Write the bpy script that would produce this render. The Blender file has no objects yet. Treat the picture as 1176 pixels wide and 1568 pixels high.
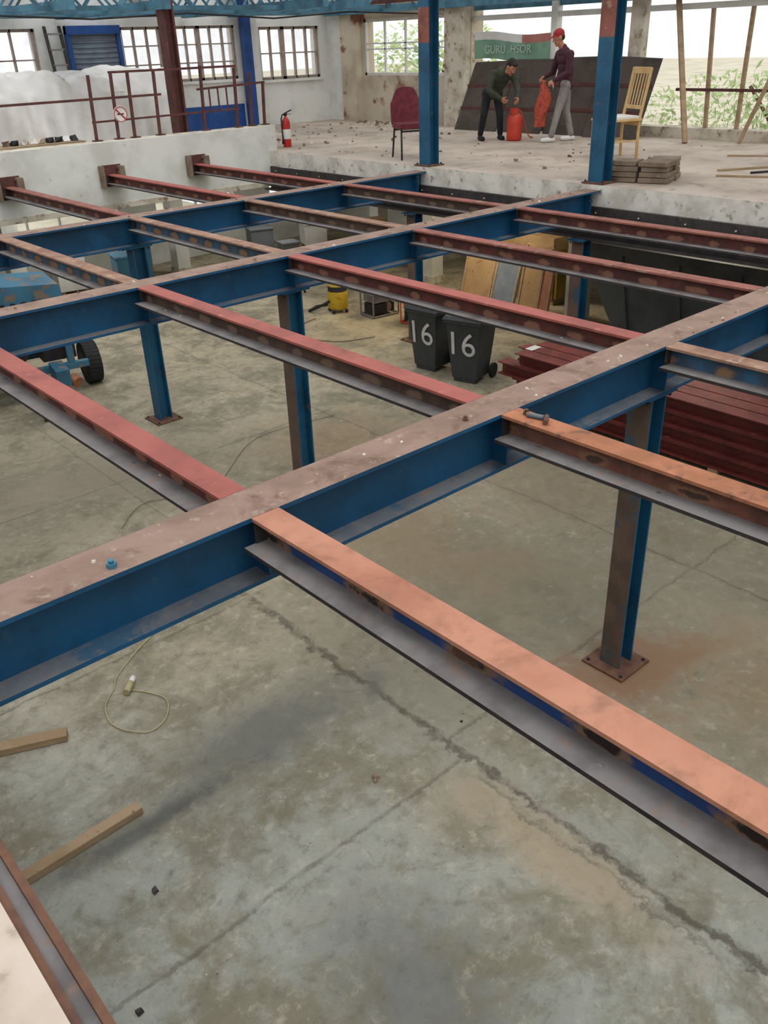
import bpy, bmesh, math, random
from mathutils import Vector, Matrix
random.seed(3)
scene=bpy.context.scene

# ---------------------------------------------------------------- materials
def srgb(h):
    h=h.lstrip('#'); o=[]
    for i in (0,2,4):
        c=int(h[i:i+2],16)/255
        o.append(c/12.92 if c<=0.04045 else ((c+0.055)/1.055)**2.4)
    return (o[0],o[1],o[2],1)
class NT:
    def __init__(s,name):
        s.m=bpy.data.materials.new(name); s.m.use_nodes=True
        s.t=s.m.node_tree; s.t.nodes.clear()
        s.out=s.t.nodes.new('ShaderNodeOutputMaterial')
        s.b=s.t.nodes.new('ShaderNodeBsdfPrincipled')
        s.t.links.new(s.b.outputs[0],s.out.inputs[0])
        s.tc=s.t.nodes.new('ShaderNodeTexCoord')
    def put(s,sock,val):
        if isinstance(val,bpy.types.NodeSocket): s.t.links.new(val,sock)
        else: sock.default_value=val
    def noise(s,scale,detail=5,rough=.6,vec=None,dist=0,stretch=None):
        n=s.t.nodes.new('ShaderNodeTexNoise'); n.inputs['Scale'].default_value=scale
        n.inputs['Detail'].default_value=detail; n.inputs['Roughness'].default_value=rough
        n.inputs['Distortion'].default_value=dist
        v=vec if vec is not None else s.tc.outputs['Object']
        if stretch:
            mp=s.t.nodes.new('ShaderNodeMapping'); mp.inputs['Scale'].default_value=stretch
            s.t.links.new(v,mp.inputs[0]); v=mp.outputs[0]
        s.t.links.new(v,n.inputs['Vector']); return n.outputs['Fac']
    def ramp(s,fac,lo,hi,a=0.,b=1.):
        n=s.t.nodes.new('ShaderNodeMapRange'); n.interpolation_type='SMOOTHSTEP'
        s.put(n.inputs[0],fac); n.inputs[1].default_value=lo; n.inputs[2].default_value=hi
        n.inputs[3].default_value=a; n.inputs[4].default_value=b
        return n.outputs[0]
    def math(s,op,a,b=0.,c=0.):
        n=s.t.nodes.new('ShaderNodeMath'); n.operation=op
        s.put(n.inputs[0],a); s.put(n.inputs[1],b); s.put(n.inputs[2],c); return n.outputs[0]
    def mix(s,f,a,b):
        n=s.t.nodes.new('ShaderNodeMix'); n.data_type='RGBA'
        s.put(n.inputs[0],f); s.put(n.inputs[6],a); s.put(n.inputs[7],b); return n.outputs[2]
    def xyz(s):
        n=s.t.nodes.new('ShaderNodeSeparateXYZ'); s.t.links.new(s.tc.outputs['Object'],n.inputs[0]); return n.outputs
    def bump(s,h,strength=.2,dist=.01):
        n=s.t.nodes.new('ShaderNodeBump'); n.inputs['Strength'].default_value=strength; n.inputs['Distance'].default_value=dist
        s.t.links.new(h,n.inputs['Height']); s.t.links.new(n.outputs[0],s.b.inputs['Normal'])
    def fin(s,col,rough=.7,metal=0.):
        s.put(s.b.inputs['Base Color'],col); s.put(s.b.inputs['Roughness'],rough); s.b.inputs['Metallic'].default_value=metal
        return s.m
def dirty(name,c1,c2,c3=None,scale=4,rough=.7,metal=0.,lo=.4,hi=.65,s3=14,lo3=.6,hi3=.72,bump=.15,stretch=None,c4=None,s4=2.5,lo4=.55,hi4=.72,spk=None,lo5=.66,hi5=.74):
    n=NT(name); f=n.noise(scale,6,stretch=stretch)
    col=n.mix(n.ramp(f,lo,hi),srgb(c1),srgb(c2))
    g=n.noise(s3,5,stretch=stretch)
    if c4: col=n.mix(n.ramp(n.noise(s4,8,.72,dist=.5),lo4,hi4),col,srgb(c4))
    if c3: col=n.mix(n.ramp(g,lo3,hi3),col,srgb(c3))
    if spk: col=n.mix(n.ramp(n.noise(34,6,.8,dist=.8),lo5,hi5),col,srgb(spk))
    if bump: n.bump(g,bump,.01)
    return n.fin(col,rough,metal)

M={}
M['blue']=dirty('blue_paint','#115077','#0c4262','#3c5f70',scale=2.0,rough=.5,lo3=.62,hi3=.82,bump=.03,c4='#0a3a58',s4=1.6,lo4=.5,hi4=.7)
M['blue_col']=dirty('blue_column_paint','#1b5878','#114866','#7a5a44',scale=3,rough=.5,lo3=.62,hi3=.74,bump=.03)
M['top_a']=dirty('dusty_rust_flange','#8f7668','#7c6456','#a8998c',scale=3.5,s3=16,lo3=.56,hi3=.78,rough=.85,c4='#664c40',s4=4,lo4=.5,hi4=.7,spk='#50423c')
M['top_orange']=dirty('red_oxide_salmon','#b67f66','#a26a52','#8f6450',scale=2.0,s3=7,lo3=.5,hi3=.74,rough=.75,bump=.06,c4='#86563f',s4=2.4,lo4=.48,hi4=.7,spk='#6c4636',lo5=.68,hi5=.76)
M['top_red']=dirty('red_oxide_primer','#9e554a','#8e4a41','#b07a6c',scale=3,rough=.7,lo3=.6,hi3=.8,bump=.04,c4='#74423a',s4=3,lo4=.5,spk='#5c3830',lo5=.7,hi5=.78)
M['top_redbrown']=dirty('red_brown_primer','#8e564a','#784638','#a4877a',scale=4,rough=.75,lo3=.55,hi3=.75,bump=.05,c4='#664034',s4=4,lo4=.5)
M['top_brown']=dirty('rust_brown_flange','#94745f','#7c5848','#b09c88',scale=5,rough=.8,lo3=.55,hi3=.75,bump=.05,c4='#80543c',s4=4)
M['top_rust']=dirty('orange_rust_flange','#ae7050','#945e40','#6c4a3a',scale=5,rough=.8,lo3=.52,hi3=.72,bump=.06,c4='#a47a64',s4=3,spk='#54382c')
M['flange_grey']=dirty('dusty_grey_flange','#807c7b','#686363','#8a7264',scale=5,rough=.7,s3=12,lo3=.56,hi3=.75,bump=.08,spk='#4c4644')
M['flange_blue_shaded']=dirty('dusty_blue_flange_shaded','#67696c','#545b63','#7a6a5e',scale=4,rough=.7,s3=10,lo3=.55,hi3=.75,bump=.08,c4='#2f5068',s4=2.2,lo4=.5,hi4=.62)  # dusty blue paint, toned darker for the shade under the top flange
M['steel_dark']=dirty('dark_steel','#3a3434','#2a2626','#5a4438',scale=8,rough=.6)
M['rust']=dirty('rust','#6a4a38','#54392e','#80604a',scale=10,rough=.85)
M['rust_brown']=dirty('brown_oxide_paint','#5e3530','#4c2a27','#74483c',scale=8,rough=.7)
M['col_rust']=dirty('column_rust_face','#6a5548','#57473d','#3a5260',scale=4,s3=5,rough=.75,lo3=.53,hi3=.66,bump=.08)

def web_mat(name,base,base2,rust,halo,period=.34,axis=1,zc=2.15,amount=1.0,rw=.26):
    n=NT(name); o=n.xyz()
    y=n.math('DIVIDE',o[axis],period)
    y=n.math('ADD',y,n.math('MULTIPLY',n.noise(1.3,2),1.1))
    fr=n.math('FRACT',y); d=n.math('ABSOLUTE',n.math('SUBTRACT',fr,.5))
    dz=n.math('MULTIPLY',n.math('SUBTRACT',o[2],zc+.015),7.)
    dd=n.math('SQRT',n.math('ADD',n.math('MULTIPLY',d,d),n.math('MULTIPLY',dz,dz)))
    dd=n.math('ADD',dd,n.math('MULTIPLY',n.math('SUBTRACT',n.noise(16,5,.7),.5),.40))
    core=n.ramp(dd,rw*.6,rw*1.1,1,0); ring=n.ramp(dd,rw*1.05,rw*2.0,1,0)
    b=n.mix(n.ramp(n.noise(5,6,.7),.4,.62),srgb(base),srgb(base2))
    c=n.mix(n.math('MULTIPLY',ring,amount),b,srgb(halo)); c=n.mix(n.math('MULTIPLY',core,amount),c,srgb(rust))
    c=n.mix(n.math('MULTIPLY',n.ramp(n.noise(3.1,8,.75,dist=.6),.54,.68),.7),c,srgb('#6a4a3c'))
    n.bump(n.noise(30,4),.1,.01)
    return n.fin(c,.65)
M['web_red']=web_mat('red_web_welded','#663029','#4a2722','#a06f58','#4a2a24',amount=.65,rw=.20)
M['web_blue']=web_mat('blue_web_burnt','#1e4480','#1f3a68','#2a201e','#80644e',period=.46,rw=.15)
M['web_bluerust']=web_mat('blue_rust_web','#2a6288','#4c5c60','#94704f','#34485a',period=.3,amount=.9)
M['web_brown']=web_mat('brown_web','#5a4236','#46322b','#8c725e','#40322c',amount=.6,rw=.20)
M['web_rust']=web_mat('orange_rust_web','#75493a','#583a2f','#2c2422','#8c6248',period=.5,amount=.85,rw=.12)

def concrete():
    n=NT('old_concrete_floor'); o=n.xyz()
    big=n.noise(.45,4,.5); mid=n.noise(1.5,10,.7,dist=.4); m2=n.noise(4.2,9,.72,dist=1.2); fine=n.noise(9,9,.75); vf=n.noise(70,4,.7)
    grad=n.ramp(n.math('ADD',n.math('ADD',o[0],o[1]),n.math('MULTIPLY',big,4)),5.5,9)
    c=n.mix(grad,srgb('#9a9d94'),srgb('#a0967f'))
    far=n.ramp(n.math('ADD',o[0],o[1]),11,17)
    c=n.mix(far,c,srgb('#b3a78c'))
    c=n.mix(n.math('MULTIPLY',n.ramp(mid,.42,.62),.95),c,srgb('#7f7965'))
    c=n.mix(n.math('MULTIPLY',n.ramp(m2,.48,.66),.6),c,srgb('#77725f'))
    c=n.mix(n.math('MULTIPLY',n.ramp(mid,.42,.3),.55),c,srgb('#b4b1a3'))
    c=n.mix(n.math('MULTIPLY',n.ramp(m2,.42,.3),.4),c,srgb('#bab6a6'))
    c=n.mix(n.math('MULTIPLY',n.ramp(fine,.52,.68),.55),c,srgb('#615c50'))
    c=n.mix(n.math('MULTIPLY',n.ramp(fine,.48,.34),.5),c,srgb('#bab5a4'))
    c=n.mix(n.math('MULTIPLY',n.ramp(vf,.56,.75),.45),c,srgb('#57524b'))
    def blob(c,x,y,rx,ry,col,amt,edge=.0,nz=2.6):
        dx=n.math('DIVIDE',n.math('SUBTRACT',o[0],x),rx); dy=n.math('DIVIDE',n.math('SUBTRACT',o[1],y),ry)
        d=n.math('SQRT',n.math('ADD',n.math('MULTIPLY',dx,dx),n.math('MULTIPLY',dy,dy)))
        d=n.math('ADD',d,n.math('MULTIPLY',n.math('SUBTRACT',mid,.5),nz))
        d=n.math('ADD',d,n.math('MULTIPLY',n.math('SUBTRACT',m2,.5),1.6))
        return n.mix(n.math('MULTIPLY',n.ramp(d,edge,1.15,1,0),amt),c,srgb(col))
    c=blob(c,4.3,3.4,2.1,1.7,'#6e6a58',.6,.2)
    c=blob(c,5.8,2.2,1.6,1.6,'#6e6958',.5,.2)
    c=blob(c,3.6,1.4,.8,1.0,'#827a66',.5)
    c=blob(c,4.15,2.35,.7,.55,'#7c5236',.75)
    c=blob(c,4.6,1.6,1.2,1.0,'#8a7050',.5)
    c=blob(c,2.62,1.7,.22,.85,'#a68c68',.5,.1,2.2)
    c=blob(c,2.55,2.35,.35,.4,'#9c8c70',.4)
    c=blob(c,4.3,4.6,1.1,1.6,'#806a4c',.55)
    c=blob(c,5.2,6.6,1.2,1.2,'#8c7252',.6)
    c=blob(c,6.3,4.6,1.4,1.8,'#75664f',.6)
    c=blob(c,8.2,9.6,1.8,1.8,'#b8a074',.5)
    c=blob(c,1.15,3.42,.75,.10,'#4a4a48',.8,.2,1.8)  # soft cast shadow of main beam A1 painted into the floor colour
    c=blob(c,2.1,3.55,1.1,.4,'#585853',.7)  # wider, softer stretch of the same painted beam shadow
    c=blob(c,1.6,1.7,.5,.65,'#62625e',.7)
    c=blob(c,3.4,7.6,1.1,1.1,'#756c5a',.6)
    c=blob(c,2.2,8.0,1.2,1.2,'#797060',.6)
    wob=n.math('MULTIPLY',n.math('SUBTRACT',mid,.5),.22)
    fw=n.math('MULTIPLY',n.math('SUBTRACT',fine,.5),.18)
    crk=None
    def line(ax,pos,lo,hi,w,amt,wb=1.):
        nonlocal crk
        a=o[ax]; bq=o[1-ax]
        d=n.math('ABSOLUTE',n.math('ADD',n.math('SUBTRACT',a,pos),n.math('MULTIPLY',n.math('ADD',wob,fw),wb)))
        m=n.ramp(d,w*.15,w,1,0)
        m=n.math('MULTIPLY',m,n.ramp(bq,lo-.05,lo+.05)); m=n.math('MULTIPLY',m,n.ramp(bq,hi-.05,hi+.05,1,0))
        m=n.math('MULTIPLY',n.math('MULTIPLY',m,n.ramp(m2,.38,.56,.3,1)),amt); crk=m if crk is None else n.math('MAXIMUM',crk,m)
    line(0,2.80,-2,5.0,.04,.8,1.25); line(0,2.70,.9,2.4,.02,.4,1.6); line(1,2.58,.2,2.78,.02,.5,.45); line(1,4.9,-1,3.0,.016,.5,.6)
    line(0,5.6,-2,16,.018,.45,.7); line(1,2.75,2.8,8,.018,.45,.7); line(1,7.5,-1,12,.016,.4,.5); line(0,3.0,5,12,.016,.35,.4); line(0,8.1,5,16,.016,.35,.5)
    line(1,5.3,3,8,.014,.3,.6)
    c=n.mix(crk,c,srgb('#50473b'))
    h=n.math('SUBTRACT',n.math('ADD',n.math('MULTIPLY',fine,.5),n.math('MULTIPLY',vf,.3)),n.math('MULTIPLY',crk,1.5))
    n.bump(h,.4,.012)
    r=n.ramp(mid,.35,.65,.55,.85)
    return n.fin(c,r)
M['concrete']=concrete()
M['slab']=dirty('dusty_screed','#b8aa9c','#a29486','#8c7e72',scale=1.6,s3=6,lo3=.58,hi3=.72,rough=.9,c4='#8f8274',s4=1.2)
M['landing']=dirty('trowelled_plaster','#c8baac','#b8a89a','#a89888',scale=3,s3=12,lo3=.58,hi3=.72,rough=.9)
M['slab_edge']=dirty('whitewashed_concrete','#dcd8d0','#bcb6ac','#8c8478',scale=3,s3=9,lo3=.56,hi3=.7,rough=.9)
M['whitewall']=dirty('old_white_paint','#dcdcd6','#c6c6be','#989086',scale=1.5,s3=7,lo3=.66,hi3=.78,rough=.85)
M['plaster']=dirty('bare_plaster','#cfc4b0','#b8aa94','#8c6450',scale=1.6,s3=1.9,lo3=.56,hi3=.64,rough=.95,bump=.4)
M['plinth']=dirty('rubble_plaster','#cfc8b8','#b0a592','#85705c',scale=4,s3=8,lo3=.55,hi3=.7,rough=.95)
M['white']=dirty('white_gloss','#e8e8e4','#d8d8d2',None,scale=3,rough=.5,bump=0)
M['frame']=dirty('weathered_window_frame','#a89a90','#94867c','#8a5c50',scale=6,rough=.7,bump=0)
M['skirt_blue']=dirty('bright_blue_paint','#1e4f96','#18407c',None,scale=3,rough=.5,bump=0)
M['teal']=dirty('pale_blue_steel','#4d7f95','#3b6478','#6a5a50',scale=4,rough=.55,bump=0)
M['wood']=dirty('raw_timber','#a88f72','#947c5e','#7c654a',scale=3,s3=20,rough=.8,stretch=(1,1,4))
M['wood_pale']=dirty('pale_chair_wood','#cfae78','#bf9a64',None,scale=6,rough=.5,bump=0)
M['ply']=dirty('plywood','#ab8d66','#987a56','#806248',scale=2,rough=.85)
M['dark']=dirty('black_rubber','#222224','#18181a',None,scale=6,rough=.75,bump=0)
M['darkpanel']=dirty('bitumen_board','#4c423a','#3c332c','#62564c',scale=2,rough=.8)
M['bin']=dirty('charcoal_plastic','#3c4043','#313437','#4a4e50',scale=3,rough=.5,bump=0)
M['binink']=dirty('white_paint_numerals','#d4d4d0','#c4c4c0',None,bump=0)
M['skip']=dirty('grey_skip_paint','#686e72','#565b5e','#6c6258',scale=2,rough=.65)
M['red']=dirty('signal_red','#c0281e','#a82018',None,scale=4,rough=.4,bump=0)
M['gasred']=dirty('gas_orange_red','#cc432e','#b83524',None,scale=4,rough=.45,bump=0)
M['netbag']=dirty('orange_net','#b8503a','#8c3c2e','#d88468',scale=30,s3=60,rough=.9)
M['maroon']=dirty('maroon_fabric','#74303a','#602630',None,scale=12,rough=.95)
M['chrome']=dirty('chrome','#a8a8a8','#8c8c8c',None,rough=.3,metal=.9,bump=0)
M['yellow']=dirty('yellow_plastic','#c8a428','#b09020','#6a5820',scale=3,rough=.5,bump=0)
M['crate']=dirty('ochre_site_box','#a88c3c','#8c7434','#5c5036',scale=3,rough=.7)
M['orange']=dirty('orange_plastic','#e0561c','#c84a16',None,rough=.45,bump=0)
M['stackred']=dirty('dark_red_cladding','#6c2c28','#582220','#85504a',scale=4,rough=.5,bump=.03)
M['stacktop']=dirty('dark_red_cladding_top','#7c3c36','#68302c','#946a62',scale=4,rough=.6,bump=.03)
M['sheet']=dirty('white_dust_sheet','#e0deda','#ccc8c2',None,scale=2,rough=.6,bump=0)
M['stone']=dirty('broken_paving','#857462','#6e5e50','#9c8c7a',scale=7,rough=.95)
M['foliage']=dirty('leaves','#bccc94','#9cb478','#d8e0b4',scale=3,s3=5,rough=.7,bump=0)
M['green']=dirty('banner_green','#7fa48c','#70947e',None,bump=0)
M['bred']=dirty('banner_red','#b87a70','#a86c62',None,bump=0)
M['btext']=dirty('banner_print','#b4c8b8','#a8bcac',None,bump=0)
M['shutter']=dirty('grey_shutter','#7c8694','#6c7682',None,bump=0)
M['brick']=dirty('painted_brick','#e4e4e0','#d2d2cc','#a49e94',scale=2,s3=9,lo3=.66,hi3=.75,rough=.9)
M['machine']=dirty('faded_machine_blue','#3c738c','#2c6078','#7a6a5a',scale=3,s3=6,lo3=.52,hi3=.64,rough=.6)
M['cable']=dirty('cream_cable','#b8ac84','#a89c74',None,bump=0)
M['skin']=dirty('skin','#b87f62','#a87054',None,scale=8,rough=.6,bump=0)
M['hair']=dirty('dark_hair','#2a201a','#1c1612',None,scale=30,rough=.8)
M['jacket_green']=dirty('dark_olive_jacket','#3e4436','#32382c',None,scale=10,rough=.9)
M['trouser_black']=dirty('black_trousers','#202126','#17181c',None,scale=10,rough=.9)
M['jacket_maroon']=dirty('maroon_jacket','#482630','#3c1e28',None,scale=10,rough=.9)
M['trouser_grey']=dirty('light_grey_trousers','#8e8a86','#7e7a76',None,scale=10,rough=.9)
M['cap_red']=dirty('red_cap','#a82a2c','#962426',None,scale=10,rough=.8)
M['shoe_white']=dirty('white_trainers','#d8d6d2','#c4c2be',None,bump=0)
M['roof']=dirty('roof_sheeting','#d0d2d2','#bcbebe',None,scale=1,rough=.9)
M['earth']=dirty('yard_ground','#c8c0ac','#b0a890','#9c9c74',scale=1,rough=.95)
def glass():
    n=NT('dirty_glass'); t=n.t.nodes.new('ShaderNodeBsdfTransparent'); m=n.t.nodes.new('ShaderNodeMixShader')
    n.b.inputs['Base Color'].default_value=(.9,.92,.92,1); n.b.inputs['Roughness'].default_value=.3
    n.t.links.new(n.ramp(n.noise(2,5),.35,.7,.04,.22),m.inputs[0]); n.t.links.new(t.outputs[0],m.inputs[1]); n.t.links.new(n.b.outputs[0],m.inputs[2])
    n.t.links.new(m.outputs[0],n.out.inputs[0]); return n.m
M['glass']=glass()
def emis(name,col,s):
    n=NT(name); n.b.inputs['Base Color'].default_value=(.8,.8,.8,1)
    n.b.inputs['Emission Color'].default_value=col; n.b.inputs['Emission Strength'].default_value=s; return n.m
M['tube']=emis('added_tube_glow',(1,.85,.6,1),9)  # glow for the battens added under the slab

# ---------------------------------------------------------------- mesh builder
class MB:
    def __init__(s): s.v=[]; s.f=[]; s.m=[]; s.mats=[]; s.sm=[]
    def mi(s,k):
        if k not in s.mats: s.mats.append(k)
        return s.mats.index(k)
    def hexa(s,p,mat,top=None,bot=None,left=None):
        b=len(s.v); s.v+= [tuple(q) for q in p]; k=s.mi(mat)
        F=[(3,2,1,0),(4,5,6,7),(0,1,5,4),(1,2,6,5),(2,3,7,6),(3,0,4,7)]
        ms=[s.mi(bot) if bot else k, s.mi(top) if top else k,k,k,k,s.mi(left) if left else k]
        for f,m in zip(F,ms): s.f.append(tuple(b+i for i in f)); s.m.append(m); s.sm.append(False)
    def box(s,x0,x1,y0,y1,z0,z1,mat,top=None,bot=None,left=None):
        if x0>x1:x0,x1=x1,x0
        if y0>y1:y0,y1=y1,y0
        s.hexa([(x0,y0,z0),(x1,y0,z0),(x1,y1,z0),(x0,y1,z0),(x0,y0,z1),(x1,y0,z1),(x1,y1,z1),(x0,y1,z1)],mat,top,bot,left)
    def bar(s,p0,p1,w,h,mat,up=(0,0,1),top=None):
        p0=Vector(p0);p1=Vector(p1);d=(p1-p0).normalized();u=Vector(up)
        a=d.cross(u)
        if a.length<1e-4: a=d.cross(Vector((1,0,0)))
        a.normalize(); u=a.cross(d).normalized()
        a=a*w/2;u=u*h/2
        s.hexa([p0-a-u,p0+a-u,p1+a-u,p1-a-u,p0-a+u,p0+a+u,p1+a+u,p1-a+u],mat,top)
    def tube(s,p0,p1,r0,mat,r1=None,n=12,smooth=True):
        r1=r0 if r1 is None else r1
        p0=Vector(p0);p1=Vector(p1);d=(p1-p0).normalized()
        a=d.orthogonal().normalized();c=d.cross(a)
        b=len(s.v);k=s.mi(mat)
        for P,r in ((p0,r0),(p1,r1)):
            for i in range(n):
                t=2*math.pi*i/n; s.v.append(tuple(P+(a*math.cos(t)+c*math.sin(t))*r))
        for i in range(n):
            j=(i+1)%n; s.f.append((b+i,b+j,b+n+j,b+n+i)); s.m.append(k); s.sm.append(smooth)
        s.f.append(tuple(b+i for i in reversed(range(n)))); s.f.append(tuple(b+n+i for i in range(n))); s.m+=[k,k]; s.sm+=[False,False]
    def path(s,pts,r,mat,n=8):
        pts=[Vector(p) for p in pts]; b=len(s.v); k=s.mi(mat); ref=None
        for i,P in enumerate(pts):
            d=(pts[min(i+1,len(pts)-1)]-pts[max(i-1,0)]).normalized()
            a=d.orthogonal().normalized() if ref is None else (ref-d*ref.dot(d)).normalized()
            ref=a; c=d.cross(a)
            for q in range(n):
                t=2*math.pi*q/n; s.v.append(tuple(P+(a*math.cos(t)+c*math.sin(t))*r))
        for i in range(len(pts)-1):
            for q in range(n):
                j=(q+1)%n; s.f.append((b+i*n+q,b+i*n+j,b+(i+1)*n+j,b+(i+1)*n+q)); s.m.append(k); s.sm.append(True)
        s.f.append(tuple(b+q for q in reversed(range(n)))); s.f.append(tuple(b+(len(pts)-1)*n+q for q in range(n))); s.m+=[k,k]; s.sm+=[False,False]
    def ell(s,c,r,mat,rot=None,nu=16,nv=10):
        b=len(s.v);k=s.mi(mat);c=Vector(c)
        R=rot if rot is not None else Matrix.Identity(3)
        if not hasattr(r,'__len__'): r=(r,r,r)
        s.v.append(tuple(c+R@Vector((0,0,-r[2]))))
        for j in range(1,nv):
            ph=-math.pi/2+math.pi*j/nv
            for i in range(nu):
                t=2*math.pi*i/nu
                s.v.append(tuple(c+R@Vector((r[0]*math.cos(ph)*math.cos(t),r[1]*math.cos(ph)*math.sin(t),r[2]*math.sin(ph)))))
        s.v.append(tuple(c+R@Vector((0,0,r[2])))); e=len(s.v)-1
        def add(f): s.f.append(f); s.m.append(k); s.sm.append(True)
        for i in range(nu):
            j=(i+1)%nu; add((b,b+1+j,b+1+i))
            for q in range(nv-2): add((b+1+q*nu+i,b+1+q*nu+j,b+1+(q+1)*nu+j,b+1+(q+1)*nu+i))
            add((b+1+(nv-2)*nu+i,b+1+(nv-2)*nu+j,e))
    def lathe(s,c,prof,mat,n=24,mats=None):
        b=len(s.v);c=Vector(c)
        for r,z in prof:
            for i in range(n):
                t=2*math.pi*i/n; s.v.append((c.x+r*math.cos(t),c.y+r*math.sin(t),c.z+z))
        for q in range(len(prof)-1):
            k=s.mi(mats[q] if mats else mat)
            for i in range(n):
                j=(i+1)%n; s.f.append((b+q*n+i,b+q*n+j,b+(q+1)*n+j,b+(q+1)*n+i)); s.m.append(k); s.sm.append(True)
        k=s.mi(mat)
        s.f.append(tuple(b+i for i in reversed(range(n)))); s.f.append(tuple(b+(len(prof)-1)*n+i for i in range(n))); s.m+=[k,k]; s.sm+=[False,False]
    def poly(s,pts,mat,smooth=False):
        b=len(s.v); s.v+=[tuple(p) for p in pts]; s.f.append(tuple(range(b,b+len(pts)))); s.m.append(s.mi(mat)); s.sm.append(smooth)
    def grid(s,fn,nu,nv,mat):
        b=len(s.v);k=s.mi(mat)
        for j in range(nv+1):
            for i in range(nu+1): s.v.append(tuple(fn(i/nu,j/nv)))
        for j in range(nv):
            for i in range(nu):
                a=b+j*(nu+1)+i; s.f.append((a,a+1,a+nu+2,a+nu+1)); s.m.append(k); s.sm.append(True)
    def build(s,name,parent=None,loc=None,rotz=0,bevel=0,scale=1):
        me=bpy.data.meshes.new(name); me.from_pydata(s.v,[],s.f)
        for k in s.mats: me.materials.append(M[k])
        for p,m,sm in zip(me.polygons,s.m,s.sm): p.material_index=m; p.use_smooth=sm
        bm=bmesh.new(); bm.from_mesh(me); bmesh.ops.recalc_face_normals(bm,faces=bm.faces)
        if scale!=1: bmesh.ops.scale(bm,vec=(scale,)*3,verts=bm.verts)
        bm.to_mesh(me); bm.free()
        me.update(); ob=bpy.data.objects.new(name,me); scene.collection.objects.link(ob)
        if loc is not None: ob.location=loc
        ob.rotation_euler=(0,0,rotz)
        if parent: ob.parent=parent
        if bevel:
            md=ob.modifiers.new('bevel','BEVEL'); md.width=bevel; md.segments=2; md.limit_method='ANGLE'
        return ob
AZ=math.radians(49.157)
ROTV=-(math.pi/2-AZ)
# ---------------------------------------------------------------- ground shell
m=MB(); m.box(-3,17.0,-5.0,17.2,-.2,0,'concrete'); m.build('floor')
TOP=2.25; SL=2.30
m=MB()
m.box(8.35,13.1,-5,17.2,2.08,SL,'slab_edge',top='slab')
m.box(-3,8.35,12.38,17.2,2.08,2.28,'slab_edge',top='slab')
m.build('floor_upper')
m=MB(); m.box(-3,8.5,12.1,12.38,1.78,2.66,'whitewall',top='plinth')
m.box(-3,8.5,12.09,12.10,1.78,1.86,'plinth')
m.build('wall_parapet',bevel=.012)
m=MB(); m.box(-3,.148,-5,12.0,2.02,2.262,'slab_edge',top='landing'); m.build('floor_landing')
m=MB()
for x0,x1,z0,z1,k in ((.149,.165,2.10,2.252,'rust'),(.165,.192,2.10,2.232,'flange_grey'),(.192,.209,2.10,2.252,'rust')):
    m.box(x0,x1,-4,12.0,z0,z1,k)
m.build('edge_channel')
# ---------------------------------------------------------------- beams
def nut(m,x,y,z,s=.018,mat='steel_dark'):
    m.tube((x,y,z),(x,y,z+s*.9),s,mat,n=6,smooth=False); m.tube((x,y,z+s*.9),(x,y,z+s*1.6),s*.55,mat,n=8)
def beamA(y,x0,x1,top='top_a'):
    m=MB(); w=.105
    m.box(x0,x1,y-w,y+w,TOP-.018,TOP,'blue',top=top)
    m.box(x0,x1,y-.008,y+.008,TOP-.272,TOP-.018,'blue')
    m.box(x0,x1,y-w,y+w,TOP-.29,TOP-.272,'blue',top='flange_blue_shaded')
    for cx in (1.48,2.84,4.18,5.57,7.0,8.2):
        for sg in (-1,1):
            m.box(cx-.006,cx+.006,y+sg*.008,y+sg*.10,TOP-.272,TOP-.018,'blue')
            for zz in (-.06,-.10):
                m.tube((cx-.02,y+sg*.085,TOP+zz),(cx+.03,y+sg*.085,TOP+zz),.011,'steel_dark',n=6)
    return m.build('steel_main_beam')
def beamB(x,y0,y1,top,web,end=True):
    m=MB(); w=.06
    m.box(x-w,x+w,y0,y1,TOP-.014,TOP,top)
    m.box(x-.007,x+.007,y0,y1,TOP-.106,TOP-.014,web)
    m.box(x-.105,x+.105,y0,y1,TOP-.122,TOP-.106,'steel_dark',top='flange_grey')
    for yy,d in ((y0,.008),(y1,-.008)): m.box(x-.055,x+.055,yy,yy+d,TOP-.106,TOP-.014,'steel_dark')
    k=y0+.25
    while k<y1-.15:
        for sg in (-1,1):
            if random.random()<.45: m.ell((x+sg*random.uniform(.02,.06),k+random.uniform(-.06,.06),TOP-.106),(.006,.012,.003),random.choice(('flange_grey','rust','plinth')),nu=8,nv=5)
        k+=random.choice((.25,.35))
    return m.build('steel_cross_beam')
A0,A1,A2,A3=-1.0,2.485,5.95,8.67
for y in (A1,A2,A3,A0): beamA(y,.215,8.34)
def bay(ylo,yhi,specs):
    for x,t,w in specs: beamB(x,ylo+.107,yhi-.107,t,w)
bay(A0,A1,[(1.48,'top_orange','web_blue'),(2.84,'top_rust','web_rust'),(4.18,'top_brown','web_bluerust'),(5.57,'top_red','web_red'),(7.0,'top_red','web_red')])
bay(A1,A2,[(1.48,'top_red','web_red'),(2.84,'top_red','web_brown'),(4.18,'top_red','web_red'),(5.57,'top_redbrown','web_red'),(7.0,'top_redbrown','web_red')])
bay(A2,A3,[(1.48,'top_brown','web_bluerust'),(2.84,'top_brown','web_bluerust'),(4.18,'top_brown','web_bluerust'),(5.57,'top_brown','web_brown'),(7.0,'top_redbrown','web_brown')])
for x,t,w in [(1.48,'top_red','web_red'),(2.84,'top_redbrown','web_red'),(4.20,'top_redbrown','web_red'),(5.63,'top_red','web_red'),(7.0,'top_red','web_red')]:
    beamB(x,A3+.107,12.05,t,w)
m=MB()
m.box(8.16,8.30,-4,12.05,TOP-.32,TOP-.30,'steel_dark'); m.box(8.285,8.30,-4,12.05,TOP-.48,TOP-.32,'steel_dark'); m.box(8.16,8.30,-4,12.05,TOP-.50,TOP-.48,'steel_dark')
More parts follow.
